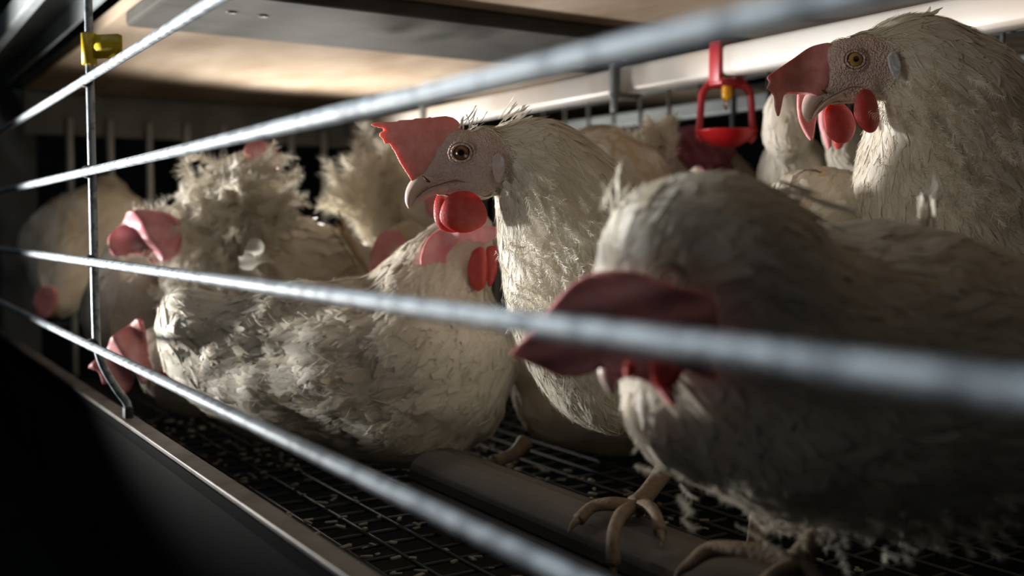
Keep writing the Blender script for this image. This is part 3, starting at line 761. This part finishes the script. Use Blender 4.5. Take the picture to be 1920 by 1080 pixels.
link('wattle', blade_px([(1215, 675), (1250, 680), (1278, 690), (1275, 712), (1250, 730), (1225, 718)], .366, .004, .0012), M_WATTLE, h2)
link('wattle', blade_px([(1172, 675), (1190, 680), (1192, 700), (1178, 712), (1168, 698)], .366, .004, .0012), M_WATTLE, h2)
bm = bmesh.new(); tube(bm, [W(1150, 660, .392), W(1142, 700, .388), W(1148, 738, .387)], [.0046, .0042, .0012], 12, 6); link('beak', bm_mesh(bm), M_BEAK, h2)
def f(bm):
    c = W(1255, 522, .3745)
    for rr in (.0055, .0036):
        pts = [c+rr*(CR*math.cos(t_)*1.1+CU*math.sin(t_))+CF*.001*(1 if rr > .004 else -.5) for t_ in np.linspace(0, 2*math.pi, 22)]
        tube(bm, pts, .0008, 8, 2)
me = bmesh.new(); f(me); me = bm_mesh(me); at = me.attributes.new('bare', 'FLOAT', 'POINT'); at.data.foreach_set('value', [1.0]*len(me.vertices))
link('eyelid', me, mat('closed_eye_skin', (.20, .15, .11), rough=.8), h2)
tuft(h2, [W(1180, 375, .405), W(1150, 400, .405), W(1170, 390, .40)], [CU*1+CR*.12], .013, .0012, rs2, 14, 'nape_tuft', spread=.14, jit=.004, tip='point')
tuft(h2, [W(1735, 430, .46)], [CU*1+CR*.05], .018, .0016, rs2, 9, 'loose_feather', spread=.10, jit=.0012)
tuft(h2, [W(1440, 370, .42), W(1470, 385, .42), W(1420, 365, .42)], [CR*1-CU*.45], .020, .0018, rs2, 40, 'shoulder_tuft', spread=.12, jit=.004)
pts = [W(x, y, .435) for x, y in ((1290, 860), (1340, 895), (1400, 925), (1470, 955), (1540, 975), (1620, 975), (1700, 970), (1780, 960), (1860, 950), (1910, 940), (1240, 830))]
pts = [p+CU*.004 for p in pts]
plumes(h2, pts, [-CU*.45+CR*.7, -CU*.4+CR*.4], .010, .0035, rs2, 330, 'belly_fluff', spread=.25, jit=.008, bw=.00022, nb=16, curl=.6)

# ---- hen 4, broad body left of centre, head turned away
h4, fl4, me4, rs4 = hen_make('hen', 'white hen with broad body behind the lower wires, rounded tail left, pink comb right',
    trunk=[(830, 640, .76, 120), (785, 695, .765, 172), (660, 690, .775, 158), (545, 695, .785, 138), (450, 680, .79, 105), (380, 650, .80, 72)],
    neck=[(880, 445, .78, 42), (850, 470, .78, 60), (815, 540, .775, 92), (800, 610, .77, 135)],
    extra=[[(343, 596, .785, 52), (375, 612, .785, 72), (425, 635, .785, 76)], [(440, 620, .775, 60), (520, 600, .77, 60), (600, 600, .765, 70)]],
    seed=4, flat=.85, voxel=.0036, sm=5, disp=((.040, .013), (.016, .003)), nf=9000, fl=(.030, .0045), lift=.04, hair=20000, hl=(.014, .0005), tint=.3, featm=M_FEATHW)
link('comb', blade_px([(870, 420), (830, 425), (800, 450), (788, 490), (797, 512), (808, 490), (818, 500), (822, 526), (832, 500), (840, 470), (870, 450), (910, 455), (935, 440), (930, 425)], .745, .005, .0018, lambda x, y: 8*np.sin(x/14)), M_COMBP, h4)
link('wattle', blade_px([(885, 470), (905, 462), (915, 490), (912, 530), (898, 547), (882, 535), (877, 500)], .74, .006, .0018, lambda x, y: 5*np.sin(x/8)), M_WATTLE, h4)
link('wattle', blade_px([(912, 462), (932, 462), (934, 500), (925, 530), (914, 540), (912, 500)], .75, .005, .0018), M_WATTLE, h4)
pts = [W(x, y, .712+.00002*abs(x-600)) for x, y in ((370, 750), (420, 770), (480, 740), (540, 770), (600, 740), (660, 770), (600, 680), (520, 690), (700, 690), (450, 700), (760, 730), (380, 700))]
# ---- hen 5, ruffled, standing behind hen 4
h5, fl5, me5, rs5 = hen_make('hen', 'ruffled white hen with frayed curling feathers and small red comb, behind the broad hen',
    trunk=[(400, 510, .97, 90), (480, 530, .98, 100), (570, 530, 1.0, 105), (650, 560, 1.02, 85)],
    neck=[(486, 300, .98, 26), (465, 335, .975, 44), (435, 390, .97, 70), (405, 455, .965, 88)],
    seed=5, flat=.9, voxel=.006, disp=((.04, .010),), nf=3500, fl=(.040, .008), lift=.12, hair=3000, hl=(.024, .0010), featm=M_FEATHW)
pts = [W(x, y, .93) for x, y in ((400, 365), (430, 360), (450, 370), (400, 400), (360, 420), (440, 430), (480, 400), (350, 460), (400, 470), (450, 480), (340, 500), (390, 520), (350, 420))]
plumes(h5, pts, [CR*.8+CU*.5, CR*.9-CU*.1, -CR*.5+CU*.5, -CR*.2-CU*.8, CR*.5-CU*.4, -CR*.6-CU*.2], .030, .012, rs5, 260, 'ruffled_plume', spread=.35, jit=.013, bw=.0006, nb=34, curl=1.0)
pts = [W(x, y, .925) for x, y in ((470, 330), (485, 360), (490, 400), (480, 440))]
plumes(h5, pts, [CR*.9+CU*.25, CR*.9-CU*.1, CR*.8+CU*.5], .034, .009, rs5, 44, 'ruffled_plume', spread=.18, jit=.008, bw=.0005, nb=34, curl=.6)
tuft(h5, [W(455, 475, .90)], [CR*.25-CU*.1+CU*.0], .030, .012, rs5, 3, 'curled_feather', spread=.2, jit=.003, bend=.5, curl=.6, tip='round')
link('comb', blade_px([(455, 290), (465, 268), (490, 262), (515, 275), (525, 300), (518, 318), (502, 300), (488, 306), (470, 298)], .95, .008, .002), M_COMB, h5)
link('beak', blade_px([(505, 302), (520, 306), (524, 314), (508, 316)], .955, .006, .002), M_BEAK, h5)

# ---- hen 6, left, pink folded comb
h6, fl6, me6, rs6 = hen_make('hen', 'cream hen at left with big pink folded comb, standing behind the upright wire',
    trunk=[(240, 590, .99, 85), (270, 640, 1.03, 80), (330, 620, 1.08, 80)],
    neck=[(275, 440, 1.0, 46), (262, 490, .99, 62), (245, 550, .98, 78)],
    seed=6, flat=.9, voxel=.006, nf=2600, fl=(.032, .007), lift=.03, hair=0)
link('comb', blade_px([(210, 470), (214, 432), (240, 402), (275, 394), (315, 400), (335, 425), (334, 470), (310, 492), (285, 470), (262, 478), (238, 470), (222, 482)], .90, .012, .0028, lambda x, y: 15*np.sin(x/15+y/24)+6*np.cos(y/9)), M_COMBP, h6)
link('wattle', blade_px([(275, 470), (300, 465), (310, 480), (295, 497), (278, 490)], .945, .007, .002), M_WATTLE, h6)

# ---- hen 7, low left head, feeding
h7, fl7, me7, rs7 = hen_make('hen', 'hen lowering its grey face and ragged red comb beside the broad hen\'s tail',
    trunk=[(400, 725, .90, 62), (450, 740, .91, 62)],
    neck=[(300, 655, .85, 44), (312, 690, .86, 52), (350, 715, .88, 62)],
    seed=7, flat=.9, voxel=.005, nf=1200, fl=(.026, .005), lift=.05, skin=mat('grey_face_skin', (.45, .34, .29), rough=.7, var=.5, vscale=60, col2=(.6, .48, .42)))
link('comb', blade_px([(162, 690), (185, 672), (205, 640), (240, 608), (268, 596), (276, 625), (270, 660), (285, 700), (272, 722), (255, 690), (240, 730), (226, 745), (215, 710), (198, 722), (190, 695)], .82, .007, .002, lambda x, y: 12*np.sin(x/11+y/18)), M_COMBM, h7)
link('wattle', blade_px([(300, 690), (325, 655), (342, 680), (340, 705), (318, 722), (302, 712)], .82, .006, .002), M_WATTLE, h7)

# ---- hen 8, far left, dim
h8, fl8, me8, rs8 = hen_make('hen', 'dim beige hen in the far left corner behind the upright wire',
    trunk=[(120, 470, 1.28, 80), (170, 450, 1.30, 95), (215, 430, 1.34, 70)],
    neck=[(105, 572, 1.20, 30), (115, 545, 1.22, 45), (120, 500, 1.25, 62)], extra=[[(200, 350, 1.36, 28), (205, 390, 1.35, 45), (215, 430, 1.34, 60)]],
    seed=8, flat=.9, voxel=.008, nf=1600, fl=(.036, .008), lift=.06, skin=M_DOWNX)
link('comb', blade_px([(60, 570), (70, 545), (95, 535), (110, 550), (100, 585), (80, 600)], 1.15, .008, .003), M_COMBP, h8)

# ---- hen 9, ruffled tail centre-left
h9, fl9, me9, rs9 = hen_make('hen', 'hen showing a ragged upright cream tail left of the central hen\'s beak',
    trunk=[(735, 420, 1.07, 58), (770, 470, 1.1, 75), (820, 500, 1.14, 80)], neck=[(715, 335, 1.06, 30), (720, 375, 1.06, 45)],
    seed=9, flat=.9, voxel=.007, nf=1400, fl=(.038, .008), lift=.06)
pts = [W(x, y, 1.04) for x, y in ((700, 380), (720, 360), (740, 380), (680, 400), (720, 420), (760, 400))]
plumes(h9, pts, [-CR*.3+CU*1, CR*.1+CU*1, CR*.5+CU*.9, -CR*.8+CU*.5, CR*.7-CU*.3], .046, .014, rs9, 110, 'tail_plume', spread=.25, jit=.012, bw=.0006, nb=34, curl=.5)
tuft(h9, [W(690, 505, .96)], [-CR*.62+CU*1], .066, .006, rs9, 5, 'tail_quill', m=mat('tan_quill', (.62, .48, .30), rough=.6, transl=.1), spread=.04, jit=.003, bend=.05, curl=.02, tip='point')
# ---- hen 10, low pink comb in the gap
h10, fl10, me10, rs10 = hen_make('hen', 'hen with drooping pink comb peering over the broad hen\'s back',
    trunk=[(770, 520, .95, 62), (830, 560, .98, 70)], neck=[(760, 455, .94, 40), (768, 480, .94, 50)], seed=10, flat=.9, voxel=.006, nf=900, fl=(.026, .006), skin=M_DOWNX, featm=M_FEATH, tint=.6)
link('comb', blade_px([(692, 512), (697, 470), (712, 440), (735, 430), (755, 440), (760, 470), (745, 470), (725, 490), (708, 512)], .91, .009, .0022), M_COMBP, h10)
# ---- hen 11, pale head by the central beak
h11, fl11, me11, rs11 = hen_make('hen', 'pale blurred hen head with pink face just below the central hen\'s beak',
    trunk=[(835, 430, 1.02, 55)], neck=[(775, 385, 1.0, 28), (795, 395, 1.0, 36), (815, 405, 1.0, 45)], seed=11, flat=.9, voxel=.006, nf=500, fl=(.022, .005))
link('comb', blade_px([(795, 372), (815, 362), (822, 385), (812, 408), (800, 400)], .96, .006, .002), M_COMBP, h11)
# ---- hen 12, tan hunched neck behind hen 1
h12, fl12, me12, rs12 = hen_make('hen', 'tan hen with arched neck just behind the central hen\'s nape',
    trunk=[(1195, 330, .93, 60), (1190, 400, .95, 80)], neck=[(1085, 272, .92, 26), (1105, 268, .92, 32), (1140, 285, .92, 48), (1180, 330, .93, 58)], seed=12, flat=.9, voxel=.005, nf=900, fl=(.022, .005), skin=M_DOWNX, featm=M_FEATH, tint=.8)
# ---- hen 13, white upright tail
h13, fl13, me13, rs13 = hen_make('hen', 'white hen showing a short upright tail between tan neck and purple combs',
    trunk=[(1222, 305, 1.0, 36), (1250, 352, 1.03, 50), (1270, 405, 1.04, 60)], neck=[(1200, 300, .97, 26)], seed=13, flat=.9, voxel=.006, nf=900, fl=(.026, .006))
plumes(h13, [W(1225, 300, .96), W(1240, 290, .96), W(1200, 300, .96)], [CU*1-CR*.1, CU*1+CR*.1, CU*.8-CR*.7], .030, .012, rs13, 30, 'tail_plume', spread=.15, jit=.006, bw=.0011, curl=.2)
# ---- hen 14, purple combs
h14, fl14, me14, rs14 = hen_make('hen', 'shadowed hen with wrinkled purple red comb under the red drip cup',
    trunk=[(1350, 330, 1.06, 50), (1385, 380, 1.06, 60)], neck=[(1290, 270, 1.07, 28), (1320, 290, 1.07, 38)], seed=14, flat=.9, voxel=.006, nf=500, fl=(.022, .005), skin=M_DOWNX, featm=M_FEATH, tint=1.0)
link('comb', blade_px([(1250, 290), (1256, 262), (1275, 240), (1300, 236), (1318, 250), (1335, 262), (1365, 262), (1380, 285), (1370, 300), (1378, 322), (1350, 312), (1330, 325), (1308, 308), (1290, 322), (1270, 300)], 1.03, .016, .003, lambda x, y: 9*np.sin(x/9+y/14)), mat('purple_comb_flesh', (.30, .075, .12), rough=.5, var=.8, vscale=70, col2=(.45, .17, .24)), h14)
# ---- hen 15, behind hen 3 beak
h15, fl15, me15, rs15 = hen_make('hen', 'white hen behind the folded comb of the upper right hen, turned away',
    trunk=[(1488, 310, .90, 60), (1490, 370, .93, 75), (1490, 420, .95, 75)], neck=[(1475, 205, .87, 42), (1478, 250, .87, 48)], seed=15, flat=.9, voxel=.005, nf=1500, fl=(.024, .005))
# ---- hen 16, pinkish face below hen 3 beak
h16, fl16, me16, rs16 = hen_make('hen', 'hen with pink face and small red wattle below the upper right hen\'s beak',
    trunk=[(1610, 350, .88, 62), (1655, 385, .90, 74)], neck=[(1565, 225, .85, 30), (1575, 250, .85, 34), (1598, 300, .87, 45)], seed=16, flat=.9, voxel=.005, nf=1100, fl=(.022, .005))
link('comb', blade_px([(1535, 200), (1560, 195), (1575, 215), (1562, 240), (1555, 285), (1545, 262), (1536, 235)], .76, .006, .0018), M_COMBP, h16)
link('wattle', blade_px([(1563, 240), (1580, 245), (1582, 270), (1570, 282), (1560, 262)], .75, .005, .0018), M_WATTLE, h16)
# ---- hen 17, cream back between hens 2 and 3
h17, fl17, me17, rs17 = hen_make('hen', 'cream hen of which only the lit back shows between nearest and upper right hens',
    trunk=[(1540, 410, .75, 95), (1590, 425, .77, 100), (1640, 440, .80, 85)], neck=[(1480, 430, .72, 60), (1510, 400, .73, 80)], seed=17, flat=.85, voxel=.0045, nf=1600, fl=(.024, .005), tint=.4)
# ---- hen 18, dark breast under hen 1
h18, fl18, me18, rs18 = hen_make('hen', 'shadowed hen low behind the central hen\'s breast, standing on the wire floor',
    trunk=[(1060, 735, .88, 100), (1150, 730, .90, 120), (1260, 730, .93, 110)], neck=[(1010, 600, .87, 60), (1030, 670, .87, 85)], seed=18, flat=.9, voxel=.006, nf=1800, fl=(.026, .006), skin=M_DOWNX, tint=.5)

# ---- legs
def toe(parent, pts, r):
    make('toe', lambda bm: tube(bm, pts, [r, r*1.12, r*.95, r*1.05, r*.7][:len(pts)], 10, 5), M_LEG, parent)
    p, q = np.array(pts[-2]), np.array(pts[-1]); d = (q-p)/np.linalg.norm(q-p)
    make('claw', lambda bm: tube(bm, [q-d*.001, q+d*.004, q+d*.008+np.array([0, 0, -.003])], [r*.75, r*.5, r*.08], 8, 4), M_CLAW, parent)
def leg(hen, px_pts, r, toes):
    lg = make('leg', lambda bm: tube(bm, [W(*p) for p in px_pts], [r*1.35, r, r*.95, r*1.15][:len(px_pts)], 14, 6), M_LEG, hen)
    for t_ in toes: toe(lg, [W(*p) for p in t_], r*.62)
leg(h1, [(1265, 850, .610), (1238, 893, .583), (1208, 932, .560), (1192, 950, .549)], .0054,
    [[(1192, 950, .548), (1152, 945, .548), (1112, 950, .550), (1084, 975, .545)], [(1190, 950, .548), (1166, 964, .530), (1150, 1000, .505), (1150, 1060, .500)],
     [(1192, 950, .548), (1215, 950, .536), (1230, 968, .520), (1238, 998, .508)]])
leg(h1, [(1430, 880, .600), (1425, 930, .590), (1420, 985, .575), (1415, 1055, .565)], .0052, [[(1415, 1055, .565), (1440, 1068, .555), (1470, 1080, .545)]])
leg(h2, [(1560, 950, .470), (1530, 1005, .462), (1502, 1045, .450), (1495, 1056, .445)], .0058,
    [[(1495, 1056, .444), (1440, 1040, .452), (1390, 1030, .458), (1330, 1032, .466), (1288, 1062, .462)], [(1495, 1060, .444), (1460, 1075, .438), (1430, 1100, .428), (1420, 1130, .424)],
     [(1497, 1060, .444), (1520, 1075, .440), (1540, 1100, .434)]])
leg(h4, [(985, 830, .80), (965, 850, .79), (940, 862, .78), (925, 868, .775)], .0052, [[(928, 866, .776), (905, 870, .77), (890, 880, .765)]])
